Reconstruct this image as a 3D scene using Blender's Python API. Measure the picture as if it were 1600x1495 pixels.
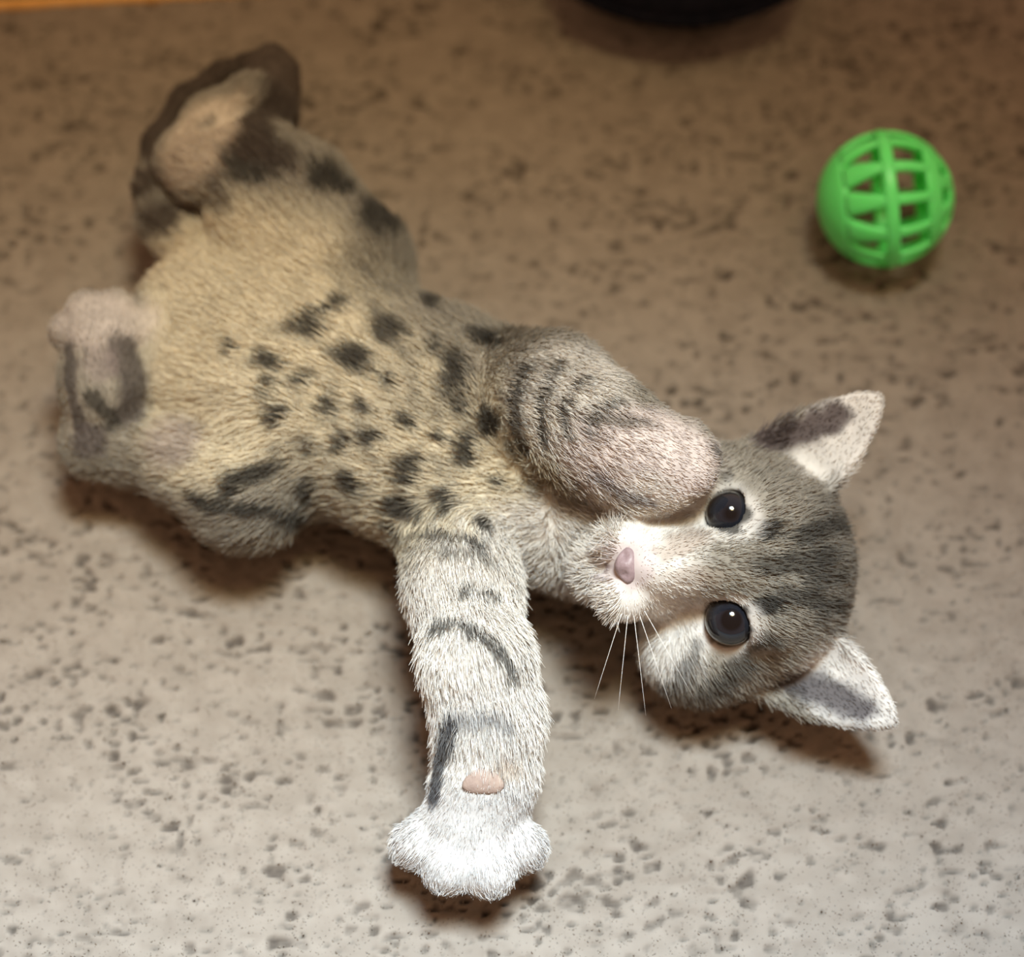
import bpy, math, random
import numpy as np
from mathutils import Vector, Matrix
from mathutils.bvhtree import BVHTree

# ------------------------------------------------------------------ clear
for o in list(bpy.data.objects):
    bpy.data.objects.remove(o, do_unlink=True)
scene = bpy.context.scene
COL = scene.collection
rng = np.random.default_rng(7)
random.seed(7)

# ------------------------------------------------------------------ camera (all layout below is in millimetres, MM turns it to metres)
MM = 0.001
W, H = 1600, 1495
EL = math.radians(62.0)
DIST = 550.0
TGT = np.array([0.0, 0.0, 12.0])
FPX = 3330.0
VIEW = np.array([0.0, math.cos(EL), -math.sin(EL)])      # looking direction
UPV = np.array([0.0, math.sin(EL), math.cos(EL)])
RIGHT = np.array([1.0, 0.0, 0.0])
CAM = TGT - VIEW * DIST

cd = bpy.data.cameras.new('camera')
cam = bpy.data.objects.new('camera', cd)
COL.objects.link(cam)
cd.sensor_width = 36.0
cd.sensor_fit = 'HORIZONTAL'
cd.lens = 36.0 * FPX / W
cd.clip_start = 0.01
cd.clip_end = 50
cam.location = Vector(CAM * MM)
m = Matrix((RIGHT, UPV, -VIEW)).transposed()
cam.rotation_euler = m.to_euler()
cd.dof.use_dof = True
cd.dof.focus_distance = 0.492
cd.dof.aperture_fstop = 5.6
scene.camera = cam

# ------------------------------------------------------------------ world, lights, exposure
scene.view_settings.view_transform = 'Standard'
scene.view_settings.look = 'None'
scene.view_settings.gamma = 1.0
scene.view_settings.exposure = 0.0
scene.view_settings.use_curve_mapping = False

world = bpy.data.worlds.new('room_light')
scene.world = world
world.use_nodes = True
bg = world.node_tree.nodes['Background']
bg.inputs[0].default_value = (1.0, 0.57, 0.34, 1)
bg.inputs[1].default_value = 0.44


def spot(name, loc, aim, power, color, size_deg, blend, radius):
    l = bpy.data.lights.new(name, 'SPOT')
    l.energy = power
    l.color = color
    l.spot_size = math.radians(size_deg)
    l.spot_blend = blend
    l.shadow_soft_size = radius
    o = bpy.data.objects.new(name, l)
    COL.objects.link(o)
    o.location = loc
    d = Vector(aim) - Vector(loc)
    o.rotation_euler = d.to_track_quat('-Z', 'Y').to_euler()
    return o


# unseen spots added for the carpet's gradient: cool near half, warm middle
spot('added_cool_spot', (0.09, 0.00, 0.98), (-0.06, -0.55, 0), 222.0, (0.48, 0.74, 1.0), 65, 1.0, 0.15)
spot('added_warm_spot', (0.10, 0.02, 0.98), (-0.06, -0.10, 0), 52.0, (1.0, 0.76, 0.36), 33, 1.0, 0.15)


# ------------------------------------------------------------------ helpers
def P(px, py, h=0.0):
    """pixel of the photograph at height h (mm) above the carpet -> point in mm"""
    d = VIEW + RIGHT * ((px - W / 2) / FPX) + UPV * ((H / 2 - py) / FPX)
    t = (h - CAM[2]) / d[2]
    return CAM + d * t


def tag(o, label=None, cat=None, kind=None, group=None):
    if label: o['label'] = label
    if cat: o['category'] = cat
    if kind: o['kind'] = kind
    if group: o['group'] = group
    return o


def mesh_obj(name, verts_mm, faces, mat, parent=None, smooth=True):
    me = bpy.data.meshes.new(name)
    v = np.asarray(verts_mm, dtype=np.float64) * MM
    me.from_pydata(v.tolist(), [], [tuple(int(i) for i in f) for f in faces])
    me.update()
    if smooth:
        me.polygons.foreach_set('use_smooth', [True] * len(me.polygons))
    me.materials.append(mat)
    o = bpy.data.objects.new(name, me)
    COL.objects.link(o)
    if parent is not None:
        o.parent = parent
    return o


def big_mesh(name, verts_mm, quads, mat, parent=None):
    me = bpy.data.meshes.new(name)
    v = (np.asarray(verts_mm) * MM).astype(np.float32)
    q = np.asarray(quads, dtype=np.int32)
    me.vertices.add(len(v))
    me.vertices.foreach_set('co', v.ravel())
    me.loops.add(q.size)
    me.loops.foreach_set('vertex_index', q.ravel())
    me.polygons.add(len(q))
    me.polygons.foreach_set('loop_start', np.arange(0, q.size, 4, dtype=np.int32))
    me.polygons.foreach_set('use_smooth', np.ones(len(q), dtype=bool))
    me.update(calc_edges=True)
    me.validate()
    me.materials.append(mat)
    o = bpy.data.objects.new(name, me)
    COL.objects.link(o)
    if parent is not None:
        o.parent = parent
    return o


def mat_new(name, color=(0.5, 0.5, 0.5), rough=0.6, spec=0.3):
    mt = bpy.data.materials.new(name)
    mt.use_nodes = True
    b = mt.node_tree.nodes['Principled BSDF']
    b.inputs['Base Color'].default_value = (*color, 1)
    b.inputs['Roughness'].default_value = rough
    b.inputs['Specular IOR Level'].default_value = spec
    return mt, b, mt.node_tree.nodes, mt.node_tree.links


def attr_mat(name, attr, rough=0.8, spec=0.1, sheen=0.0):
    mt, b, N, L = mat_new(name, rough=rough, spec=spec)
    a = N.new('ShaderNodeAttribute')
    a.attribute_name = attr
    L.new(a.outputs['Color'], b.inputs['Base Color'])
    if sheen:
        b.inputs['Sheen Weight'].default_value = sheen
    return mt


def noisy_mat(name, c1, c2, scale, rough=0.6, spec=0.3, bump=0.0, detail=4):
    mt, b, N, L = mat_new(name, c1, rough, spec)
    tc = N.new('ShaderNodeTexCoord')
    nz = N.new('ShaderNodeTexNoise')
    nz.inputs['Scale'].default_value = scale
    nz.inputs['Detail'].default_value = detail
    L.new(tc.outputs['Object'], nz.inputs['Vector'])
    rp = N.new('ShaderNodeValToRGB')
    rp.color_ramp.elements[0].position = 0.35
    rp.color_ramp.elements[1].position = 0.65
    rp.color_ramp.elements[0].color = (*c1, 1)
    rp.color_ramp.elements[1].color = (*c2, 1)
    L.new(nz.outputs['Fac'], rp.inputs['Fac'])
    L.new(rp.outputs['Color'], b.inputs['Base Color'])
    if bump:
        bp = N.new('ShaderNodeBump')
        bp.inputs['Strength'].default_value = bump
        bp.inputs['Distance'].default_value = 0.001
        L.new(nz.outputs['Fac'], bp.inputs['Height'])
        L.new(bp.outputs['Normal'], b.inputs['Normal'])
    return mt


def vnoise(x, y, seed):
    """smooth value noise on arrays, about 0..1, feature size 1"""
    r = np.random.default_rng(seed)
    tab = r.random((256, 256))
    xi = np.floor(x).astype(int); yi = np.floor(y).astype(int)
    fx = x - xi; fy = y - yi
    fx = fx * fx * (3 - 2 * fx); fy = fy * fy * (3 - 2 * fy)
    a = tab[xi % 256, yi % 256]; b = tab[(xi + 1) % 256, yi % 256]
    c = tab[xi % 256, (yi + 1) % 256]; d = tab[(xi + 1) % 256, (yi + 1) % 256]
    return (a * (1 - fx) + b * fx) * (1 - fy) + (c * (1 - fx) + d * fx) * fy


def hair_obj(name, pts, radius, colors, mat, parent=None):
    """pts n*k*3 in mm, radius k (mm), colors n*3"""
    n, k, _ = pts.shape
    hc = bpy.data.hair_curves.new(name)
    hc.add_curves([k] * n)
    hc.position_data.foreach_set('vector', (pts * MM).astype(np.float32).ravel())
    ra = hc.attributes.get('radius') or hc.attributes.new('radius', 'FLOAT', 'POINT')
    ra.data.foreach_set('value', np.tile(np.asarray(radius) * MM, n).astype(np.float32))
    ca = hc.attributes.new('coat', 'FLOAT_COLOR', 'CURVE')
    cc = np.ones((n, 4), np.float32); cc[:, :3] = colors
    ca.data.foreach_set('color', cc.ravel())
    hc.materials.append(mat)
    o = bpy.data.objects.new(name, hc)
    COL.objects.link(o)
    if parent is not None:
        o.parent = parent
    return o


# ------------------------------------------------------------------ carpet floor
PILE = 2.2     # depth of the gaps between tufts, mm


def carpet_gap(x, y):
    """0 on a tuft, towards 1 in a gap between tufts"""
    wx = x + 2.2 * (vnoise(x / 7, y / 7, 1) - .5)
    wy = y + 2.2 * (vnoise(x / 7, y / 7, 2) - .5)
    a = vnoise(wx / 2.3 + 100, wy / 1.2 + 100, 3)
    b = vnoise(wx / 1.5 + 50, wy / 1.0 + 50, 4)
    c = vnoise(wx / 14 + 20, wy / 10 + 20, 5)
    v = 0.64 * a + 0.16 * b + 0.20 * c
    return np.clip((0.37 - v) / 0.21, 0, 1)


def carpet_z(x, y):
    g = carpet_gap(x, y)
    lump = vnoise(x / 3.1 + 9, y / 2.6 + 9, 8) * 0.9 + vnoise(x / 1.5, y / 1.5, 9) * 0.45
    return -PILE * g + lump - 1.3


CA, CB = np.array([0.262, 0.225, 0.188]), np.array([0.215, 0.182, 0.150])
CDARK = np.array([0.060, 0.047, 0.039])  # dark flecks, also putting the shade of the tuft gaps into the colour


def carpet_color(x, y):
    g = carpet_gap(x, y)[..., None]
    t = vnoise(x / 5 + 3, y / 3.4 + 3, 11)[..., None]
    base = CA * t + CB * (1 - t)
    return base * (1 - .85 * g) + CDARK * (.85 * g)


carpet_mat = attr_mat('carpet_yarn', 'coat', rough=0.95, spec=0.02)

# carpet cut off far at the left, where the screen bezel stand-in runs
E0, E1 = P(0, 13), P(300, -4)
edir = (E1 - E0)[:2]; edir /= np.linalg.norm(edir)
enor = np.array([-edir[1], edir[0]])


def beyond(x, y):
    return (x - E0[0]) * enor[0] + (y - E0[1]) * enor[1]


X0, X1, Y0, Y1, ST = -215.0, 215.0, -195.0, 240.0, 0.72
xs = np.arange(X0, X1, ST); ys = np.arange(Y0, Y1, ST)
gx, gy = np.meshgrid(xs, ys, indexing='ij')
fade = np.clip(np.minimum.reduce([gx - X0, X1 - gx, gy - Y0, Y1 - gy]) / 12, 0, 1)
gz = carpet_z(gx, gy) * fade - 1.5 * (1 - fade)
nx, ny = gx.shape
idx = np.arange(nx * ny).reshape(nx, ny)
quads = np.stack([idx[:-1, :-1], idx[1:, :-1], idx[1:, 1:], idx[:-1, 1:]], -1).reshape(-1, 4)
vv = np.stack([gx, gy, gz], -1).reshape(-1, 3)
bey = beyond(vv[:, 0], vv[:, 1])
quads = quads[(bey[quads] < 0.5).all(1)]
floor = big_mesh('floor', vv, quads, carpet_mat)
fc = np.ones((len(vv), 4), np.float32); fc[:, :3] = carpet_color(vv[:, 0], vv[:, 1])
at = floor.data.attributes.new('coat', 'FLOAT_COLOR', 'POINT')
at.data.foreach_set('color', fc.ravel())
tag(floor, 'beige carpet with dark flecks and painted gap shade between its tufts', kind='structure')

# the rest of the carpet around the dense piece
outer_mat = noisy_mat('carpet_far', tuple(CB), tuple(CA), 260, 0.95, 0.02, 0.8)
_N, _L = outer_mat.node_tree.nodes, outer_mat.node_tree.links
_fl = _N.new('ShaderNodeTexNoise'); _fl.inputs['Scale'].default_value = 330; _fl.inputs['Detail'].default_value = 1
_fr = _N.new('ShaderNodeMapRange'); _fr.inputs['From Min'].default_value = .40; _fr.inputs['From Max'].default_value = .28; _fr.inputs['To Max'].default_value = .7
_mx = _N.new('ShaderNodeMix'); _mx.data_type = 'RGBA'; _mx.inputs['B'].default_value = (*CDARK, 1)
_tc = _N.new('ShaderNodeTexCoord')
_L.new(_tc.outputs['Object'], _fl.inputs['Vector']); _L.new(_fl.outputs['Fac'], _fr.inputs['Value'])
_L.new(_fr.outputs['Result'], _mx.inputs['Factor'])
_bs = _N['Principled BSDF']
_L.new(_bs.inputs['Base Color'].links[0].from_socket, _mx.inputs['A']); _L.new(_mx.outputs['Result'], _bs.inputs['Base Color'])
far = []
ff = []


def slab_poly(poly, z):
    b = len(far)
    for p in poly: far.append((p[0], p[1], z))
    ff.append(tuple(range(b, b + len(poly))))


R = 1500.0
eA = E0[:2] - edir * R; eB = E0[:2] + edir * R


def y_edge(x):
    return E0[1] + (x - E0[0]) * edir[1] / edir[0]


slab_poly([(eA[0], -R), (X0, -R), (X0, y_edge(X0)), (eA[0], eA[1])], -1.5)
slab_poly([(X0, -R), (X1 - ST, -R), (X1 - ST, Y0), (X0, Y0)], -1.5)
slab_poly([(X1 - ST, -R), (eB[0], -R), (eB[0], eB[1]), (X1 - ST, y_edge(X1))], -1.5)
fl2 = mesh_obj('floor_carpet_around', far, ff, outer_mat, smooth=False)
tag(fl2, 'beige carpet going on around the kitten', kind='structure')
# dark sheet beyond the strip, standing in for the screen bezel
far, ff = [], []
q = enor * 1500
slab_poly([tuple(eA), tuple(eB), tuple(eB + q), tuple(eA + q)], -4.0)
dk = mesh_obj('bezel_dark', far, ff, noisy_mat('bezel_black', (0.008, 0.008, 0.014), (0.014, 0.012, 0.018), 40, 0.6, 0.2), smooth=False)
tag(dk, 'dark sheet beyond the tan strip, standing in for the screen bezel', kind='structure')
# orange-tan strip standing in for the bezel edge, with a rounded section
tv, tf = [], []
prof = [(0.0, -4.5), (0.0, 0.2), (0.5, 0.9), (1.6, 1.1), (2.6, 0.9), (3.1, 0.2), (3.1, -4.5)]
for e in (eA, eB):
    for a, z in prof:
        p = e + enor * a
        tv.append((p[0], p[1], z))
n = len(prof)
for i in range(n - 1):
    tf.append((i, i + 1, n + i + 1, n + i))
tf.append((n - 1, 0, n, 2 * n - 1))
bezel_strip = mesh_obj('bezel_strip_1', tv, tf, noisy_mat('tan_strip', (0.85, 0.48, 0.15), (0.76, 0.42, 0.12), 120, 0.5, 0.3), smooth=False)
tag(bezel_strip, 'narrow orange-tan strip standing in for the screen bezel edge, far left', kind='structure')

# carpet fibres
NF = 110000
fx = rng.uniform(-185, 185, NF); fy = rng.uniform(-165, 215, NF)
keep = (beyond(fx, fy) < -0.5) & (carpet_gap(fx, fy) < 0.45)
fx, fy = fx[keep], fy[keep]
fz = carpet_z(fx, fy)
n = len(fx)
ang = rng.uniform(0, 2 * math.pi, n)
lean = rng.uniform(0.2, 0.9, n)
ln = rng.uniform(0.45, 0.9, n)
fp = np.zeros((n, 3, 3))
fp[:, 0] = np.stack([fx, fy, fz - 0.4], -1)
fp[:, 1] = fp[:, 0] + np.stack([np.cos(ang) * lean * .35 * ln, np.sin(ang) * lean * .35 * ln, .6 * ln], -1)
fp[:, 2] = fp[:, 0] + np.stack([np.cos(ang) * lean * ln, np.sin(ang) * lean * ln, .85 * ln], -1)
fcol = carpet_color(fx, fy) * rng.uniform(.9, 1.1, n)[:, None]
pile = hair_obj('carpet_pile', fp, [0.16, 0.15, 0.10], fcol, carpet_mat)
tag(pile, 'short beige fibres of the carpet all around the kitten', 'carpet', 'stuff')

# ------------------------------------------------------------------ kitten: one continuous body from a distance field
VS = 0.9
BX = np.array([-135.0, -130.0, -3.0]); BY = np.array([122.0, 158.0, 84.0])
dims = np.ceil((BY - BX) / VS).astype(int)
F = np.full(dims, 12.0, np.float32)
axes_ = [BX[i] + VS * np.arange(dims[i]) for i in range(3)]
FLOW = []      # (a, b, radius, dir) for the lie of the fur


def region(lo, hi):
    i0 = np.clip(np.floor((lo - BX) / VS).astype(int), 0, dims - 1)
    i1 = np.clip(np.ceil((hi - BX) / VS).astype(int) + 1, 1, dims)
    sl = tuple(slice(a, b) for a, b in zip(i0, i1))
    g = np.meshgrid(*[axes_[k][sl[k]] for k in range(3)], indexing='ij')
    return sl, np.stack(g, -1)


def smin(a, b, k):
    h = np.clip(k - np.abs(a - b), 0, None) / k
    return np.minimum(a, b) - h * h * k * 0.25


def blend(sl, d, k):
    F[sl] = smin(F[sl], d.astype(np.float32), k)


def cone(a, ra, b, rb, k=4.0, zs=1.0, flow=None):
    """tapered capsule from a to b; zs > 1 flattens it"""
    a = np.asarray(a, float); b = np.asarray(b, float)
    m_ = max(ra, rb) + k + 3
    sl, X = region(np.minimum(a, b) - m_, np.maximum(a, b) + m_)
    S = np.array([1, 1, zs])
    Xs = X * S; A = a * S; B = b * S
    ab = B - A
    L2 = max((ab * ab).sum(), 1e-6)
    t = np.clip(((Xs - A) @ ab) / L2, 0, 1)
    d = np.linalg.norm(Xs - (A + t[..., None] * ab), axis=-1) - (ra + t * (rb - ra))
    blend(sl, d / (1 + .5 * (zs - 1)), k)
    if flow is None:
        v = b - a
        flow = v / (np.linalg.norm(v) + 1e-6)
    FLOW.append((a, b, .5 * (ra + rb), np.asarray(flow, float)))


def ball(c, r, k=4.0, frame=None, flow=(0, 0, 0), sub=False):
    """ellipsoid of radii r (3) in frame (rows = axes)"""
    c = np.asarray(c, float)
    r = np.asarray(r if np.ndim(r) else [r] * 3, float)
    Fm = np.eye(3) if frame is None else frame
    m_ = r.max() + k + 3
    sl, X = region(c - m_, c + m_)
    q_ = (X - c) @ Fm.T
    k0 = np.linalg.norm(q_ / r, axis=-1)
    k1 = np.linalg.norm(q_ / (r * r), axis=-1) + 1e-9
    d = k0 * (k0 - 1) / k1
    if sub:
        F[sl] = -smin(-F[sl], d.astype(np.float32), k)
    else:
        blend(sl, d, k)
        FLOW.append((c, c, r.mean(), np.asarray(flow, float)))


# --- head frame: u = top of the head (right in the picture), s = down in the picture, f = out of the face
hU = np.array([1.0, 0.0, 0.06]); hU /= np.linalg.norm(hU)
hF = np.array([-.05, -.40, .915]); hF -= hU * (hF @ hU); hF /= np.linalg.norm(hF)
hS = np.cross(hF, hU)
if hS[1] > 0: hS = -hS
HFR = np.array([hU, hS, hF])
HC = P(1168, 886, 30)
HP = 0.1565     # mm per pixel at the head


def hp(u, s, f):
    return HC + hU * u + hS * s + hF * f


# --- torso
T = [P(372, 545, 24), P(500, 590, 26), P(660, 660, 27), P(780, 715, 27), P(890, 780, 27)]
R_ = [29.5, 30.5, 30, 27, 20]
for i in range(4):
    v = T[0] - T[4]
    cone(T[i], R_[i], T[i + 1], R_[i + 1], 6, 1.28, flow=v / np.linalg.norm(v))
cone(T[4], 20, hp(-2, 0, -6), 19, 6)

# --- head
ball(hp(3, 0, -2), (22.5, 27.5, 23), 4, HFR)
ball(hp(-11, 19.5, -2), (15, 13.5, 14), 7, HFR)
ball(hp(-9, -17, 0), (14, 13, 14), 7, HFR)
cone(hp(-4, -.3, 17), 9, hp(-24, -.3, 22.5), 5.6, 5)
ball(hp(-24, 0, 12), (10, 12, 10), 6, HFR)
ball(hp(-29.5, 5.6, 18.5), (6.0, 7.0, 6.2), 2.2, HFR)
ball(hp(-29.5, -5.6, 18.5), (6.0, 7.0, 6.2), 2.2, HFR)
ball(hp(-35.5, 0, 12.5), (5.5, 6.5, 5.5), 3, HFR)
# brow ridges
ball(hp(3, 12, 17), (6, 7, 5), 5, HFR)
ball(hp(3, -12, 17), (6, 7, 5), 5, HFR)
# eye sockets
EYES = [(hp(-4.6, -12.0, 15.2), 5.7), (hp(-5.3, 12.9, 15.0), 6.0)]
for c, r in EYES:
    ball(c, r + .15, 1.2, sub=True)


# --- ears: a curved triangular shell, open towards the camera
def ear(base, tip, face, half, thick=1.25, k=3.0):
    base = np.asarray(base); tip = np.asarray(tip)
    L = np.linalg.norm(tip - base)
    v = (tip - base) / L
    w = face - v * (face @ v); w /= np.linalg.norm(w)
    u = np.cross(v, w)
    mid = .5 * (base + tip)
    m_ = L * .5 + half + 6
    sl, X = region(mid - m_, mid + m_)
    q_ = X - base
    a, b, c = q_ @ u, q_ @ v, q_ @ w
    tt = np.clip(b / L, -.3, 1)
    hw = half * np.clip(1 - tt, 0, 1.3) ** .62 * (1 + .25 * tt)
    bowl = 0.030 * a * a - 5.0 * np.clip(1 - tt, 0, 1) + 2.2
    d1 = np.abs(c - bowl) * .8 - thick
    d2 = (np.abs(a) - hw) * .8
    d3 = b - L
    d4 = -b - 5
    d = -smin(-smin(-d1 * -1, d2 * 0 + 99, .1), -np.maximum(np.maximum(d2, d3), d4), 1.2)
    blend(sl, d, k)
    FLOW.append((base, tip, half * .5, v))
    return u, v, w


EAR_U = (hp(11.0, -23, 1), hp(33.5, -40, 5))
EAR_L = (hp(12.0, 23, 1), hp(34.0, 38.5, 5))
earf_u = hF + hS * -.10 + hU * -.15
earf_l = hF + hS * .10 + hU * -.15
ear(*EAR_U, earf_u, 12.0)
ear(*EAR_L, earf_l, 12.0)


def chain(pts, k=4.0):
    for (a, ra), (b, rb) in zip(pts[:-1], pts[1:]):
        cone(a, ra, b, rb, k)


# --- upper front leg: shoulder, elbow out, paw laid against the cheek
chain([(P(770, 625, 38), 17), (P(858, 630, 48), 15.5), (P(935, 680, 55), 13.5), (P(1000, 715, 57), 11.5), (P(1030, 722, 57), 11)], 5)
TOES = []
for (x, y, h, r) in [(1072, 690, 58, 5.6), (1086, 712, 60, 5.8), (1080, 738, 59, 5.8), (1052, 756, 57, 5.4)]:
    cone(P(1035, 722, 57), 7, P(x, y, h), r, 1.6)

# --- lower front leg: reaching down the picture, palm turned to the camera
chain([(P(720, 810, 28), 16), (P(722, 915, 36), 12.2), (P(745, 1035, 38), 11.6), (P(762, 1120, 31), 11.2), (P(758, 1210, 22), 11), (P(738, 1285, 16), 12)], 5)
for (x, y, h, r) in [(655, 1318, 15, 6.4), (702, 1352, 17, 6.8), (762, 1358, 17, 6.8), (812, 1322, 15, 6.4)]:
    cone(P(738, 1270, 15), 8, P(x, y, h), r, 1.8)

# --- upper hind leg: thigh, knee, heel, long foot, toes
chain([(P(500, 430, 30), 24), (P(440, 325, 38), 18), (P(400, 275, 42), 12.5)], 6)
chain([(P(400, 275, 42), 12.5), (P(335, 265, 40), 9.5), (P(292, 248, 38), 7.2)], 4)
chain([(P(292, 248, 38), 7.2), (P(335, 195, 42), 7.6), (P(392, 160, 46), 7.2)], 4)
chain([(P(400, 240, 40), 9), (P(418, 175, 42), 6.5), (P(424, 128, 43), 6.8)], 3)
for (x, y, h, r) in [(405, 108, 42, 4.6), (424, 96, 43, 4.8), (442, 112, 42, 4.6), (445, 138, 41, 4.4)]:
    cone(P(424, 130, 43), 5, P(x, y, h), r, 1.5)

# --- tail: from the rump up around the hind foot
chain([(P(330, 400, 26), 11), (P(262, 345, 26), 6.4), (P(243, 290, 28), 5.2), (P(252, 225, 30), 4.4),
       (P(290, 158, 33), 3.6), (P(345, 120, 35), 3.2), (P(388, 100, 36), 3.0)], 3)

# --- lower hind leg: thigh, knee, heel, sole turned to the camera
chain([(P(430, 700, 26), 23), (P(385, 755, 26), 15), (P(310, 725, 24), 11), (P(215, 695, 20), 9)], 5)
chain([(P(215, 695, 20), 9), (P(150, 690, 22), 8), (P(160, 600, 32), 10.2), (P(160, 535, 38), 10)], 4)
for (x, y, h, r) in [(110, 520, 38, 5.4), (138, 492, 41, 5.8), (178, 490, 41, 5.8), (212, 518, 38, 5.4)]:
    cone(P(160, 550, 38), 6, P(x, y, h), r, 1.6)


# --- surface nets
def surface_nets(F):
    s = F < 0
    n0, n1, n2 = F.shape
    cnt = np.zeros((n0 - 1, n1 - 1, n2 - 1), np.float32)
    acc = np.zeros((n0 - 1, n1 - 1, n2 - 1, 3), np.float32)

    def cs(o, size):
        return slice(o, o + size - 1)
    corners = [(i, j, k) for i in (0, 1) for j in (0, 1) for k in (0, 1)]
    for c0 in corners:
        for ax in range(3):
            if c0[ax]: continue
            c1 = list(c0); c1[ax] = 1
            A = F[cs(c0[0], n0), cs(c0[1], n1), cs(c0[2], n2)]
            B = F[cs(c1[0], n0), cs(c1[1], n1), cs(c1[2], n2)]
            x = (A < 0) != (B < 0)
            I = np.nonzero(x)
            a = A[I]; b = B[I]
            t = a / (a - b)
            p = np.tile(np.array(c0, np.float32), (len(t), 1)); p[:, ax] = t
            cnt[I] += 1
            acc[I] += p
    act = cnt > 0
    vid = np.full(cnt.shape, -1, np.int64)
    I = np.nonzero(act)
    vid[I] = np.arange(len(I[0]))
    V = (acc[I] / cnt[I][:, None] + np.stack(I, -1)) * VS + BX
    Q = []
    for ax in range(3):
        o1, o2 = [(1, 2), (2, 0), (0, 1)][ax]
        sl0 = [slice(1, -1)] * 3; sl1 = [slice(1, -1)] * 3
        sl0[ax] = slice(0, -1); sl1[ax] = slice(1, None)
        A = s[tuple(sl0)]; B = s[tuple(sl1)]
        for flip, mask in ((False, A & ~B), (True, ~A & B)):
            I = np.stack(np.nonzero(mask), -1)
            if len(I) == 0: continue
            base = I + 1
            base[:, ax] -= 1
            def cell(d1, d2):
                c = base.copy(); c[:, o1] += d1; c[:, o2] += d2
                return vid[c[:, 0], c[:, 1], c[:, 2]]
            q_ = np.stack([cell(-1, -1), cell(0, -1), cell(0, 0), cell(-1, 0)], -1)
            if flip: q_ = q_[:, ::-1]
            Q.append(q_)
    Q = np.concatenate(Q)
    Q = Q[(Q >= 0).all(1)]
    return V, Q


V, Q = surface_nets(F)
# light smoothing
for _ in range(2):
    sm = np.zeros_like(V); ct = np.zeros(len(V))
    for i in range(4):
        a, b = Q[:, i], Q[:, (i + 1) % 4]
        np.add.at(sm, a, V[b]); np.add.at(ct, a, 1)
    V = .5 * V + .5 * sm / np.maximum(ct, 1)[:, None]
V[:, 2] = np.maximum(V[:, 2], -1.0)

kitten = bpy.data.objects.new('kitten', None)
COL.objects.link(kitten)
kitten.empty_display_size = 0.05
tag(kitten, 'spotted tabby kitten lying on its back on the carpet, facing the camera', 'kitten')

skin_mat = attr_mat('kitten_coat', 'coat', rough=0.9, spec=0.05)
body = big_mesh('body', V, Q, skin_mat, kitten)
body['label'] = 'cream and grey spotted body, head, legs and tail'
bvh = BVHTree.FromPolygons([tuple(v) for v in V], [tuple(int(i) for i in q) for q in Q])


def hit(px, py):
    d = VIEW + RIGHT * ((px - W / 2) / FPX) + UPV * ((H / 2 - py) / FPX)
    d = d / np.linalg.norm(d)
    r = bvh.ray_cast(Vector(CAM), Vector(d))
    return None if r[0] is None else (np.array(r[0]), np.array(r[1]))


# ------------------------------------------------------------------ coat pattern
CREAM = np.array([0.60, 0.54, 0.41])
WHITE = np.array([0.62, 0.595, 0.555])
GREY = np.array([0.25, 0.228, 0.19])
DARK = np.array([0.042, 0.039, 0.034])
MID = np.array([0.125, 0.115, 0.098])
PINK = np.array([0.44, 0.385, 0.355])
BROWN = np.array([0.072, 0.056, 0.046])

MARKS = []      # (kind, data, color, strength, softness)


def patch(px, py, rx, ry, col, st=1.0, ang=0.0, soft=.5, deep=2.5):
    h_ = hit(px, py)
    if h_ is None: return
    MARKS.append(('p', (h_[0], rx * .16, ry * .16, math.radians(ang), deep), np.asarray(col), st, soft))


def stripe(pts, w, col, st=1.0, soft=.5):
    hs = [hit(*p) for p in pts]
    hs = [h_[0] for h_ in hs if h_ is not None]
    if len(hs) < 2: return
    MARKS.append(('s', (np.array(hs), w * .16), np.asarray(col), st, soft))


# broad areas first
patch(420, 520, 200, 200, CREAM, 1, 0, .5)
patch(330, 420, 130, 110, CREAM, 1, 0, .5)
patch(330, 640, 110, 130, CREAM, 1, 0, .5)
patch(660, 680, 200, 150, CREAM, .75, 25, .6)
patch(700, 760, 130, 110, CREAM, .8, 0, .6)
patch(880, 615, 90, 90, WHITE, .85, 0, .4)
patch(840, 850, 100, 70, WHITE, .9, 0, .6)
patch(740, 1120, 170, 290, WHITE, 1, 0, .3, 1.2)
patch(740, 1330, 140, 110, np.array([.45, .43, .41]), 1, 0, .3)
patch(1000, 715, 120, 75, np.array([.54, .48, .455]), 1, 10, .4)
patch(980, 890, 100, 130, WHITE, 1, 0, .4)
patch(1040, 980, 70, 80, WHITE, .9, 40, .5)
patch(1040, 830, 90, 40, WHITE, .7, -20, .5)
patch(330, 220, 90, 70, np.array([.50, .43, .35]), 1, -40, .4)
patch(150, 500, 90, 50, PINK, .7, 0, .5)
patch(620, 400, 70, 110, MID, .45, 35, .7)
patch(760, 540, 90, 60, GREY, .6, 30, .7)
# ears: pale inside
for e_ in ((1300, 700), (1330, 660)):
    patch(*e_, 70, 60, WHITE, .9, 0, .5, 1)
for e_ in ((1310, 1050), (1350, 1080)):
    patch(*e_, 75, 60, WHITE, .9, 0, .5, 1)
stripe([(1190, 692), (1240, 678), (1305, 650)], 24, np.array([.09, .07, .068]), .95, .8)
stripe([(1225, 1058), (1275, 1075), (1345, 1108)], 24, np.array([.09, .08, .082]), .95, .8)
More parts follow.
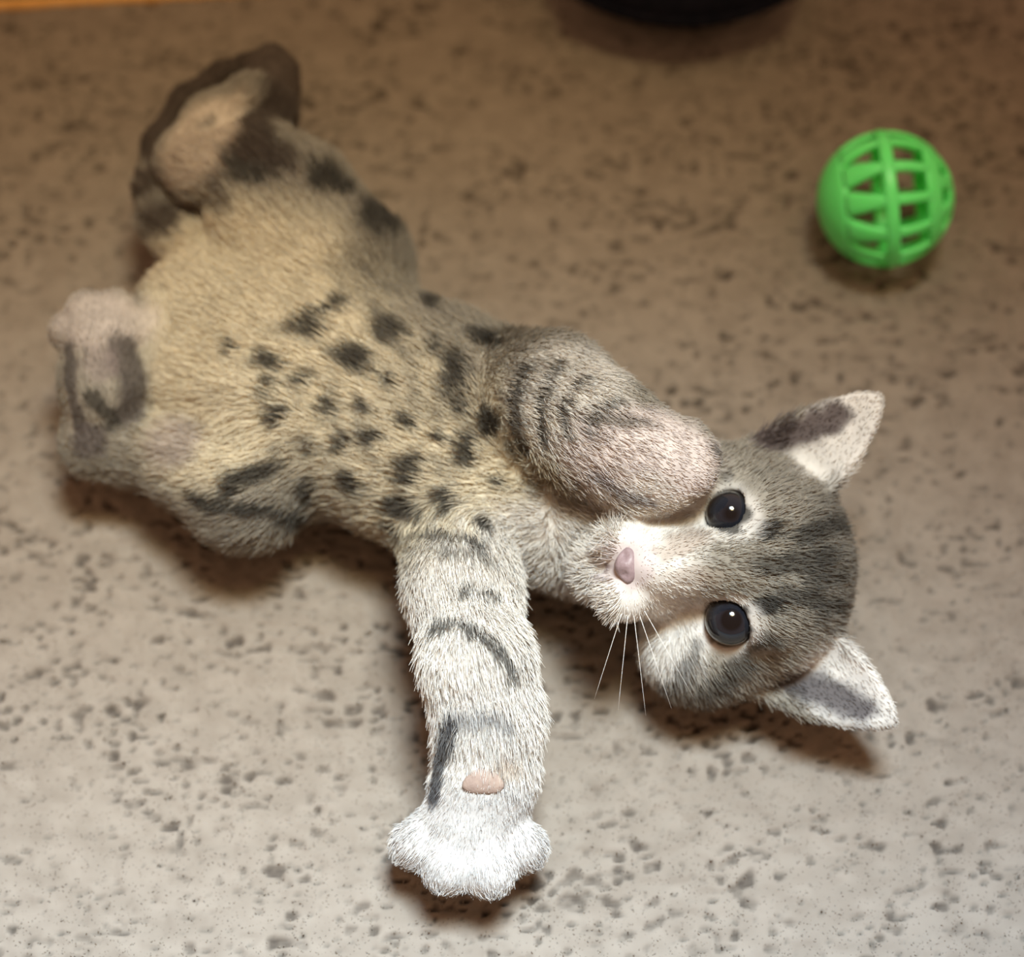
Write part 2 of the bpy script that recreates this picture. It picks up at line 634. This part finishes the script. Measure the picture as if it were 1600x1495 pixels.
# forehead, brows, cheeks
patch(1300, 880, 55, 110, MID, .75, 0, .6)
stripe([(1235, 845), (1270, 830), (1315, 822)], 14, DARK, .8, .7)
stripe([(1185, 885), (1235, 880), (1290, 868)], 16, DARK, .75, .7)
stripe([(1215, 925), (1260, 935), (1310, 948)], 13, DARK, .75, .7)
stripe([(1255, 905), (1310, 900)], 14, DARK, .6, .7)
patch(1190, 828, 25, 15, DARK, 1, 10, .35)
patch(1192, 945, 25, 15, DARK, 1, -10, .35)
patch(1065, 850, 40, 18, np.array([.28, .21, .16]), .6, -25, .6)
patch(1080, 900, 40, 16, np.array([.30, .24, .19]), .5, 5, .6)
stripe([(1190, 1000), (1150, 1045), (1100, 1075)], 17, DARK, .75, .6)
stripe([(1090, 1005), (1070, 1040), (1035, 1075)], 11, DARK, .6, .6)
stripe([(1115, 700), (1135, 745)], 10, DARK, .6, .6)
patch(1100, 1090, 50, 30, MID, .6, 0, .6)
patch(918, 880, 45, 70, WHITE, .9, 0, .6)
# mouth
stripe([(962, 885), (948, 885)], 4, np.array([.14, .10, .10]), .8, .6)
stripe([(948, 885), (938, 862)], 4, np.array([.14, .10, .10]), .7, .6)
stripe([(948, 885), (940, 910)], 4, np.array([.14, .10, .10]), .7, .6)
patch(985, 885, 34, 36, np.array([.50, .42, .42]), .7, 0, .5)
# white eye surrounds
for (x, y) in ((1135, 805), (1135, 970)):
    patch(x, y, 48, 48, WHITE, .8, 0, .35, 3)
for (x, y) in ((1135, 805), (1135, 970)):
    patch(x, y, 36, 36, DARK, .9, 0, .2, 3)
# flank spots
SPOTS = [(600, 350, 32, 34, 20), (620, 520, 26, 24, 30), (560, 565, 32, 22, 15), (615, 600, 12, 14, 0), (645, 665, 14, 12, 0),
         (520, 490, 38, 10, -30), (485, 505, 38, 11, -30), (500, 525, 22, 9, -35), (437, 570, 14, 13, -30), (415, 560, 10, 16, 30),
         (480, 598, 22, 10, -40), (520, 640, 12, 24, 20), (440, 650, 18, 16, 0), (648, 735, 22, 26, 15), (700, 780, 22, 15, -45),
         (632, 792, 34, 16, 0), (738, 705, 15, 28, 10), (755, 815, 14, 10, 30), (785, 755, 11, 10, 0), (690, 545, 12, 14, 0),
         (720, 590, 18, 36, 15), (765, 660, 12, 34, -15), (700, 690, 12, 9, 0), (495, 700, 10, 14, -10), (490, 760, 14, 22, 10),
         (560, 760, 18, 20, 0), (540, 700, 20, 12, -30), (590, 690, 16, 12, -20), (510, 285, 22, 28, 20), (545, 305, 16, 12, 0),
         (650, 440, 20, 26, 20), (690, 480, 18, 18, 0), (640, 400, 16, 20, 0), (760, 530, 22, 14, 30), (725, 640, 12, 18, 0),
         (415, 735, 40, 14, -20), (370, 760, 14, 24, 10), (400, 790, 40, 10, 5), (330, 780, 25, 12, 20), (460, 800, 30, 14, 10),
         (540, 820, 36, 14, 8), (580, 640, 10, 16, -30), (370, 545, 8, 14, 0), (430, 610, 12, 16, 30)]
for (x, y, a, b, g) in SPOTS:
    patch(x, y, a * 1.08, b * 1.08, DARK, .95, g, .7)
stripe([(615, 828), (680, 830), (745, 845)], 11, DARK, .8, .7)
stripe([(640, 850), (700, 860), (760, 868)], 9, MID, .7, .7)
for st_ in ([(470, 610), (480, 700)], [(530, 590), (545, 690)], [(570, 640), (600, 740)], [(650, 560), (660, 640)], [(705, 600), (690, 670)],
            [(745, 580), (735, 660)], [(780, 610), (800, 700)], [(790, 690), (840, 770)], [(590, 480), (640, 560)], [(560, 420), (640, 470)],
            [(690, 720), (720, 780)], [(600, 760), (570, 800)], [(440, 690), (470, 770)]):
    stripe(st_, 9, MID, .5, .9)
stripe([(345, 800), (480, 828), (600, 846)], 22, MID, .55, .8)
# bracelets on the raised front leg, then the painted shadow below its paw
stripe([(815, 700), (800, 640), (812, 580)], 12, DARK, .8, .6)
stripe([(848, 690), (838, 630), (862, 565)], 8, DARK, .85, .6)
stripe([(884, 680), (874, 635), (906, 590)], 7, DARK, .8, .6)
stripe([(915, 668), (922, 640), (960, 622)], 8, DARK, .75, .6)
patch(960, 655, 45, 10, MID, .7, 10, .6)
stripe([(930, 740), (960, 765), (1010, 785)], 12, np.array([.15, .13, .14]), .6, .7)  # shadow between paw and muzzle, painted into the fur
# bars on the lower front leg
stripe([(725, 918), (775, 922), (830, 955)], 9, DARK, .8, .6)
stripe([(680, 972), (725, 972), (765, 1000), (800, 1045)], 9, DARK, .85, .6)
patch(832, 1000, 12, 12, DARK, .8, 0, .6)
stripe([(705, 1110), (745, 1112), (790, 1120)], 13, np.array([.13, .13, .14]), .7, .7)
stripe([(700, 1120), (690, 1180), (676, 1245)], 17, np.array([.045, .045, .05]), .9, .6)
patch(790, 1190, 24, 14, np.array([.40, .28, .18]), .5, 0, .7)
# hind legs and tail
patch(405, 260, 55, 42, DARK, .9, 10, .6)
patch(440, 255, 40, 26, BROWN, .8, 30, .6)
stripe([(345, 300), (360, 330), (300, 335)], 16, BROWN, .7, .7)
MARKS.append(('s', (np.array([P(262, 345, 26), P(243, 290, 28), P(252, 225, 30), P(290, 158, 33), P(345, 120, 35), P(388, 100, 36)]), 6.3), BROWN, 1, .15))
MARKS.append(('s', (np.array([P(408, 215, 41), P(420, 165, 42), P(428, 105, 43)]), 10.0), BROWN, 1, .2))
stripe([(412, 190), (400, 240)], 28, BROWN, .95, .5)
patch(345, 190, 50, 22, np.array([.50, .43, .35]), 1, -42, .3)
patch(262, 350, 40, 30, BROWN, .9, 0, .6)
patch(325, 195, 14, 10, MID, .5, -30, .6)
stripe([(108, 545), (110, 600), (125, 660)], 14, np.array([.09, .078, .072]), .85, .6)
stripe([(192, 555), (208, 590), (208, 640)], 29, np.array([.09, .078, .072]), .9, .6)
stripe([(140, 620), (165, 645), (178, 665)], 13, DARK, .8, .6)
patch(140, 692, 26, 30, np.array([.10, .085, .08]), .9, 0, .6)
patch(155, 570, 28, 30, np.array([.24, .20, .19]), .6, 0, .6)
patch(285, 690, 50, 40, np.array([.30, .25, .26]), .6, 0, .7)  # lilac-grey shade of the shin put into the coat colour
patch(205, 450, 18, 30, MID, .4, 0, .7)


def coat(X):
    n_ = len(X)
    C = np.tile(GREY, (n_, 1))
    # the back is grey, the underside pale
    wob = (vnoise(X[:, 0] / 3.0 + 40, X[:, 1] / 3.0 + X[:, 2] / 4 + 40, 21) - .5) + .6 * (vnoise(X[:, 0] / 1.3 + 4, X[:, 1] / 1.3 + X[:, 2] / 2 + 4, 22) - .5)
    for kind, dt, col, st, soft in MARKS:
        if kind == 'p':
            c, rx, ry, an, deep = dt
            q_ = X - c
            u = q_ @ RIGHT; v = -(q_ @ UPV); w = q_ @ VIEW
            ca, sa = math.cos(an), math.sin(an)
            a = (u * ca + v * sa) / rx; b = (-u * sa + v * ca) / ry
            d = np.sqrt(a * a + b * b + (w / (deep * max(rx, ry) + 3)) ** 2)
            rr = min(rx, ry)
        else:
            pts, wd = dt
            d = np.full(n_, 1e9)
            for a, b in zip(pts[:-1], pts[1:]):
                ab = b - a
                t = np.clip(((X - a) @ ab) / max(ab @ ab, 1e-6), 0, 1)
                d = np.minimum(d, np.linalg.norm(X - (a + t[:, None] * ab), axis=1))
            d = d / wd
            rr = wd
        d = d + wob * min(.55, 1.1 / rr + .12)
        k = np.clip((1 + soft * .6 - d) / (soft * 1.2 + 1e-3), 0, 1)
        k = (k * k * (3 - 2 * k) * st)[:, None]
        C = C * (1 - k) + col * k
    return C * (1 + .18 * wob[:, None])


cc = np.ones((len(V), 4), np.float32); cc[:, :3] = np.clip(coat(V), .01, .9)
at = body.data.attributes.new('coat', 'FLOAT_COLOR', 'POINT')
at.data.foreach_set('color', cc.ravel())

# ------------------------------------------------------------------ fur
tri = np.concatenate([Q[:, [0, 1, 2]], Q[:, [0, 2, 3]]])
A, B, C_ = V[tri[:, 0]], V[tri[:, 1]], V[tri[:, 2]]
nr = np.cross(B - A, C_ - A)
ar = np.linalg.norm(nr, axis=1)
NH = 190000
ti = rng.choice(len(tri), NH, p=ar / ar.sum())
r1, r2 = rng.random(NH), rng.random(NH)
fl = r1 + r2 > 1
r1[fl] = 1 - r1[fl]; r2[fl] = 1 - r2[fl]
# smooth vertex normals
vn = np.zeros_like(V)
for i in range(3):
    np.add.at(vn, tri[:, i], nr)
vn /= np.linalg.norm(vn, axis=1)[:, None] + 1e-9
w0 = (1 - r1 - r2)[:, None]
root = A[ti] * w0 + B[ti] * r1[:, None] + C_[ti] * r2[:, None]
nrm = vn[tri[ti, 0]] * w0 + vn[tri[ti, 1]] * r1[:, None] + vn[tri[ti, 2]] * r2[:, None]
nrm /= np.linalg.norm(nrm, axis=1)[:, None] + 1e-9
# lie of the fur
flow = np.zeros_like(root); wsum = np.zeros(NH)
for a, b, r, d in FLOW:
    ab = b - a
    t = np.clip(((root - a) @ ab) / max(ab @ ab, 1e-6), 0, 1)
    dd = np.abs(np.linalg.norm(root - (a + t[:, None] * ab), axis=1) - r)
    wgt = np.exp(-dd / 3.0)
    flow += wgt[:, None] * d; wsum += wgt
flow /= wsum[:, None] + 1e-6
# on the head the fur runs back from the nose
nose_p = hp(-29, -.3, 25)
hd = np.linalg.norm((root - hp(-4, 0, 2)) / 34, axis=1)
hw = np.clip((1.08 - hd) / .15, 0, 1)[:, None]
away = root - nose_p
away /= np.linalg.norm(away, axis=1)[:, None] + 1e-6
pawd = np.min([np.linalg.norm(root - P(x, y, h), axis=1) for x, y, h in ((1000, 715, 57), (1060, 722, 58), (940, 680, 56))], axis=0)
hw = hw * np.clip((pawd - 13) / 4, 0, 1)[:, None]
flow = flow * (1 - hw) + away * hw
flow -= nrm * np.sum(flow * nrm, axis=1)[:, None]
flow /= np.linalg.norm(flow, axis=1)[:, None] + .2
rnd = rng.normal(0, 1, (NH, 3))
dirv = flow * .95 + nrm * .55 + rnd * .15
dirv /= np.linalg.norm(dirv, axis=1)[:, None]
# length
ln = np.full(NH, 4.6)
nd = np.linalg.norm(root - nose_p, axis=1)
ln = np.where(hw[:, 0] > .3, np.clip(.6 + nd * .085, .8, 3.6), ln)


def near(pt, r, val):
    d = np.linalg.norm(root - pt, axis=1)
    k = np.clip((r - d) / (.4 * r), 0, 1)
    return ln * (1 - k) + np.minimum(ln, val) * k


for a in ((1060, 722, 58, 20, 1.8), (960, 690, 55, 18, 2.6), (735, 1320, 15, 26, 1.8), (752, 1200, 22, 16, 2.6), (160, 560, 36, 26, 1.8), (150, 670, 24, 15, 1.8),
          (424, 120, 43, 15, 1.6), (340, 200, 42, 15, 2.0), (292, 240, 38, 13, 2.0), (252, 240, 30, 20, 2.4), (300, 150, 33, 20, 2.2), (370, 110, 36, 12, 2.4)):
    ln = near(P(a[0], a[1], a[2]), a[3], a[4])
for b_, t_ in (EAR_U, EAR_L):
    for f_ in (.35, .65, .95):
        ln = near(b_ + (t_ - b_) * f_, 12, 1.5)
keep = np.ones(NH, bool)
for c, r in EYES:
    d = np.linalg.norm(root - c, axis=1)
    keep &= d > r + .35
    ln = np.where(d < r + 4.5, np.minimum(ln, .7 + .25 * np.clip(d - r, 0, 5)), ln)
keep &= np.linalg.norm(root - nose_p, axis=1) > 3.6
keep &= root[:, 2] > 0.5
root, nrm, dirv, ln, rnd = root[keep], nrm[keep], dirv[keep], ln[keep], rnd[keep]
n = len(root)
ln = ln * rng.uniform(.65, 1.25, n)
pts = np.zeros((n, 4, 3))
for i, t in enumerate((0, .34, .68, 1.0)):
    pts[:, i] = root - nrm * .3 + dirv * (ln * t)[:, None] - nrm * (ln * .22 * t * t)[:, None] + flow[keep] * (ln * .15 * t * t)[:, None]
pts[:, :, 2] = np.maximum(pts[:, :, 2], 0.0)
hcol = np.clip(coat(root) * rng.uniform(.82, 1.2, n)[:, None], .01, .9)
fur_mat = attr_mat('kitten_fur', 'coat', rough=0.75, spec=0.12)
fur = hair_obj('fur', pts, [.085, .08, .06, .025], hcol, fur_mat, body)
fur['kind'] = 'stuff'

# ------------------------------------------------------------------ eyes, nose, pads, whiskers
eye_mat, eb, N_, L_ = mat_new('kitten_eye', (0.01, 0.01, 0.012), 0.10, 0.35)
tc = N_.new('ShaderNodeTexCoord')
sep = N_.new('ShaderNodeSeparateXYZ')
L_.new(tc.outputs['Object'], sep.inputs[0])
rp = N_.new('ShaderNodeValToRGB')
mp = N_.new('ShaderNodeMapRange')
mp.inputs['From Min'].default_value = 0.003
mp.inputs['From Max'].default_value = 0.0066
L_.new(sep.outputs['Z'], mp.inputs['Value'])
rp.color_ramp.elements[0].color = (0.015, 0.014, 0.014, 1)
rp.color_ramp.elements[1].color = (0.002, 0.002, 0.003, 1)
e = rp.color_ramp.elements.new(.35); e.color = (0.016, 0.017, 0.022, 1)
e = rp.color_ramp.elements.new(.62); e.color = (0.010, 0.011, 0.016, 1)
e = rp.color_ramp.elements.new(.72); e.color = (0.002, 0.002, 0.003, 1)
L_.new(mp.outputs['Result'], rp.inputs['Fac'])
L_.new(rp.outputs['Color'], eb.inputs['Base Color'])
eb.inputs['Coat Weight'].default_value = 0.3
eb.inputs['Coat Roughness'].default_value = 0.03


def sphere_mesh(r, nu=32, nv=18, sx=1, sy=1, sz=1):
    v = [(0, 0, r * sz)]
    f = []
    for j in range(1, nv):
        th = math.pi * j / nv
        for i in range(nu):
            ph = 2 * math.pi * i / nu
            v.append((r * sx * math.sin(th) * math.cos(ph), r * sy * math.sin(th) * math.sin(ph), r * sz * math.cos(th)))
    v.append((0, 0, -r * sz))
    for i in range(nu):
        f.append((0, 1 + i, 1 + (i + 1) % nu))
        f.append((len(v) - 1, 1 + (nv - 2) * nu + (i + 1) % nu, 1 + (nv - 2) * nu + i))
    for j in range(nv - 2):
        for i in range(nu):
            a = 1 + j * nu + i; b = 1 + j * nu + (i + 1) % nu
            f.append((a, a + nu, b + nu, b))
    return v, f


for c, r in EYES:
    v, f = sphere_mesh(r)
    o = mesh_obj('eye', v, f, eye_mat, kitten)
    o.matrix_local = Matrix.Translation(Vector(c * MM)) @ Matrix((hU, hS * -1 if np.linalg.det(np.array([hU, hS, hF])) < 0 else hS, hF)).transposed().to_4x4()
    o['label'] = 'round glossy black eye'

nose_mat = noisy_mat('nose_leather', (0.30, 0.225, 0.235), (0.25, 0.18, 0.19), 900, 0.45, 0.4, .2)
nv_, nf_ = sphere_mesh(1, 28, 16)
nv_ = np.array(nv_)
w_ = 1 - .38 * (nv_[:, 0] < 0) * (-nv_[:, 0])           # narrows towards the mouth
loc = np.stack([nv_[:, 0] * 3.0, nv_[:, 1] * 4.3 * w_, nv_[:, 2] * 2.6], -1)
for sgn in (-1, 1):                                      # nostrils pressed in
    d = np.linalg.norm((loc - np.array([-.6, sgn * 2.3, 2.0])) / np.array([1.0, 1.0, 1.5]), axis=1)
    loc[:, 2] -= 1.3 * np.exp(-d * d)
nw = hp(-29.2, -.3, 24.6) + loc[:, :1] * hU + loc[:, 1:2] * hS + loc[:, 2:] * hF
no = mesh_obj('nose', nw, nf_, nose_mat, kitten)
no['label'] = 'small dull pink nose'

pad_mat = noisy_mat('paw_pad_skin', (0.17, 0.12, 0.11), (0.22, 0.15, 0.13), 500, 0.6, 0.3, .3)
pad_pale = noisy_mat('paw_pad_tan', (0.36, 0.27, 0.22), (0.30, 0.22, 0.185), 500, 0.75, 0.3, .3)


def paw_pad(px, py, rx, ry, mat, ang=0):
    h_ = hit(px, py)
    if h_ is None: return
    c, nn = h_
    ux = RIGHT - nn * (RIGHT @ nn); ux /= np.linalg.norm(ux)
    uy = np.cross(nn, ux)
    a = math.radians(-ang)
    ux, uy = ux * math.cos(a) + uy * math.sin(a), uy * math.cos(a) - ux * math.sin(a)
    v, f = sphere_mesh(1, 20, 12)
    v = np.array(v)
    lobed = 1 + .10 * np.cos(3 * np.arctan2(v[:, 1], v[:, 0]) + math.pi / 2) * np.hypot(v[:, 0], v[:, 1])
    wv = c - nn * .1 + (v[:, :1] * rx * .158 * lobed[:, None]) * ux + (v[:, 1:2] * ry * .158 * lobed[:, None]) * uy + v[:, 2:] * 1.3 * nn
    o = mesh_obj('paw_pad', wv, f, mat, kitten)
    return o


paw_pad(755, 1222, 30, 20, pad_pale)

# whiskers
wh_mat, *_ = mat_new('whisker', (.75, .74, .72), .4, .4)


def tube(name, pts, r0, r1, mat, parent, sides=6):
    pts = np.array(pts)
    vs, fs = [], []
    n_ = len(pts)
    for i in range(n_):
        t = pts[min(i + 1, n_ - 1)] - pts[max(i - 1, 0)]
        t /= np.linalg.norm(t)
        a = np.cross(t, [0.3, 0.2, 1.0]); a /= np.linalg.norm(a)
        b = np.cross(t, a)
        r = r0 + (r1 - r0) * i / (n_ - 1)
        for k in range(sides):
            an = 2 * math.pi * k / sides
            vs.append(pts[i] + r * (math.cos(an) * a + math.sin(an) * b))
    for i in range(n_ - 1):
        for k in range(sides):
            k2 = (k + 1) % sides
            fs.append((i * sides + k, i * sides + k2, (i + 1) * sides + k2, (i + 1) * sides + k))
    fs.append(tuple(range(sides))[::-1]); fs.append(tuple(range((n_ - 1) * sides, n_ * sides)))
    return mesh_obj(name, vs, fs, mat, parent)


for sgn in (-1, 1):
    for i in range(5):
        s0 = hp(-30 + .9 * i, sgn * (8.5 + .6 * (i % 2)), 21.5 - .4 * i)
        out = hS * sgn * 1.0 + hU * (-.35 + .22 * i) + hF * .35
        L = 26 - 2 * abs(i - 2)
        tube('whisker', [s0 + out * L * t - hF * (7 * t * t) for t in np.linspace(0, 1, 8)], .08, .02, wh_mat, kitten)

# ------------------------------------------------------------------ green lattice ball
BR = 18.6
ballc = P(1383, 311, BR - .6)
toy = bpy.data.objects.new('toy_ball', None)
COL.objects.link(toy)
toy.location = Vector(ballc * MM)
toy.empty_display_size = .02
tag(toy, 'bright green plastic lattice ball with open slots on the carpet', 'ball')
green, gb, N_, L_ = mat_new('green_plastic', (0.09, 0.93, 0.14), 0.35, 0.4)
gb.inputs['Subsurface Weight'].default_value = 0.25
gb.inputs['Subsurface Radius'].default_value = (.2, 1.0, .3)
gb.inputs['Subsurface Scale'].default_value = 0.004
tc = N_.new('ShaderNodeTexCoord'); nz = N_.new('ShaderNodeTexNoise')
nz.inputs['Scale'].default_value = 120
L_.new(tc.outputs['Object'], nz.inputs['Vector'])
rp = N_.new('ShaderNodeValToRGB')
rp.color_ramp.elements[0].color = (0.13, 0.90, 0.20, 1)
rp.color_ramp.elements[1].color = (0.16, 0.96, 0.25, 1)
L_.new(nz.outputs['Fac'], rp.inputs['Fac']); L_.new(rp.outputs['Color'], gb.inputs['Base Color'])

# ball axes: pole axis points left and a little towards the camera
ax_ = np.array([-1.0, 0, 0]) + VIEW * .09 - UPV * .10; ax_ /= np.linalg.norm(ax_)
e1 = -VIEW - ax_ * (-VIEW @ ax_); e1 /= np.linalg.norm(e1)
e2 = np.cross(ax_, e1)


def bp(lat, lon, r):
    return r * (math.sin(lat) * ax_ + math.cos(lat) * (math.cos(lon) * e1 + math.sin(lon) * e2))


def shell_piece(name, fn, nu, nv, r0, r1, closed_u=False, label=None):
    """patch of the sphere fn(i/nu, j/nv) -> lat, lon, given thickness and rounded rims"""
    v, f = [], []
    cols = nu if closed_u else nu + 1
    # cross profile round the patch: outer surface then inner surface
    for i in range(cols):
        ring = []
        for j in range(nv + 1):
            la, lo = fn(i / nu, j / nv)
            rim = min(j, nv - j) / nv
            rr = r1 - (.35 if rim == 0 else 0)
            ring.append(bp(la, lo, rr))
        for j in range(nv, -1, -1):
            la, lo = fn(i / nu, j / nv)
            rim = min(j, nv - j) / nv
            rr = r0 + (.25 if rim == 0 else 0)
            ring.append(bp(la, lo, rr))
        v += ring
    m_ = 2 * (nv + 1)
    for i in range(nu):
        i2 = (i + 1) % cols
        for j in range(m_):
            j2 = (j + 1) % m_
            f.append((i * m_ + j, i2 * m_ + j, i2 * m_ + j2, i * m_ + j2))
    if not closed_u:
        f.append(tuple(range(m_))); f.append(tuple(range(nu * m_, (nu + 1) * m_))[::-1])
    o = mesh_obj(name, v, f, green, toy)
    if label: o['label'] = label
    return o


D = math.radians
NR = 12
R0, R1 = BR - 1.9, BR
shell_piece('equator_ring', lambda a, b: (D(-5.5 + 11 * b), 2 * math.pi * a), 84, 5, R0, R1 + .25, True)
LAT_L, LAT_R = 38, -34
shell_piece('end_cap', lambda a, b: (D(LAT_L + (88 - LAT_L) * b), 2 * math.pi * a), 72, 10, R0, R1, True)
shell_piece('end_cap', lambda a, b: (D(LAT_R - 17 * b), 2 * math.pi * a), 72, 8, R0, R1, True)
shell_piece('end_ring', lambda a, b: (D(-66 - 22 * b), 2 * math.pi * a), 72, 8, R0, R1, True)
ph0 = D(-8)
for i in range(NR):
    lo = ph0 + 2 * math.pi * i / NR
    hw_ = D(4.8)
    shell_piece('rib', lambda a, b: (D(4 + (LAT_L - 2) * a), lo + hw_ * (2 * b - 1) * (1.0 + 2.0 * a ** 1.3)), 10, 4, R0 + .1, R1 - .05)
    shell_piece('rib', lambda a, b: (D(-4 + (LAT_R + 2) * a), lo + hw_ * (2 * b - 1)), 10, 4, R0 + .1, R1 - .05)
for i in range(8):
    lo = ph0 + 2 * math.pi * (i + .4) / 8
    shell_piece('rib', lambda a, b: (D(LAT_R - 15 - 20 * a), lo + D(9) * (2 * b - 1) * (1 + .6 * a)), 8, 4, R0 + .1, R1 - .05)

# ------------------------------------------------------------------ dark rounded blob at the far edge
cu = bpy.data.objects.new('blob', None)
COL.objects.link(cu)
fc_ = P(1065, 96, 0)
cpos = fc_ + np.array([0, 52.0, 2.4])
cu.location = Vector(cpos * MM)
tag(cu, 'blue-black rounded blob lying at the far edge of the picture', 'blob')
cmat = noisy_mat('blob_dark', (0.006, 0.007, 0.012), (0.010, 0.010, 0.016), 300, .95, .05, .5)
v, f = sphere_mesh(1, 64, 24)
v = np.array(v)
r_ = np.hypot(v[:, 0], v[:, 1]) + 1e-9
sq = np.maximum(.7, np.maximum(np.abs(v[:, 0] / r_), np.abs(v[:, 1] / r_)))
k_ = (1 / sq) ** .35
wv = np.stack([v[:, 0] * 40 * k_, v[:, 1] * 52 * k_, 16 + np.sign(v[:, 2]) * np.abs(v[:, 2]) ** .8 * 17], -1)
mesh_obj('blob_surface', wv, f, cmat, cu)
pp = []
for i in range(65):
    a = 2 * math.pi * i / 64
    c_, s_ = math.cos(a), math.sin(a)
    k_ = (1 / max(abs(c_), abs(s_))) ** .35
    pp.append((40.4 * c_ * k_, 52.4 * s_ * k_, 16))
tube('blob_rim', pp, 1.3, 1.3, cmat, cu, 8)
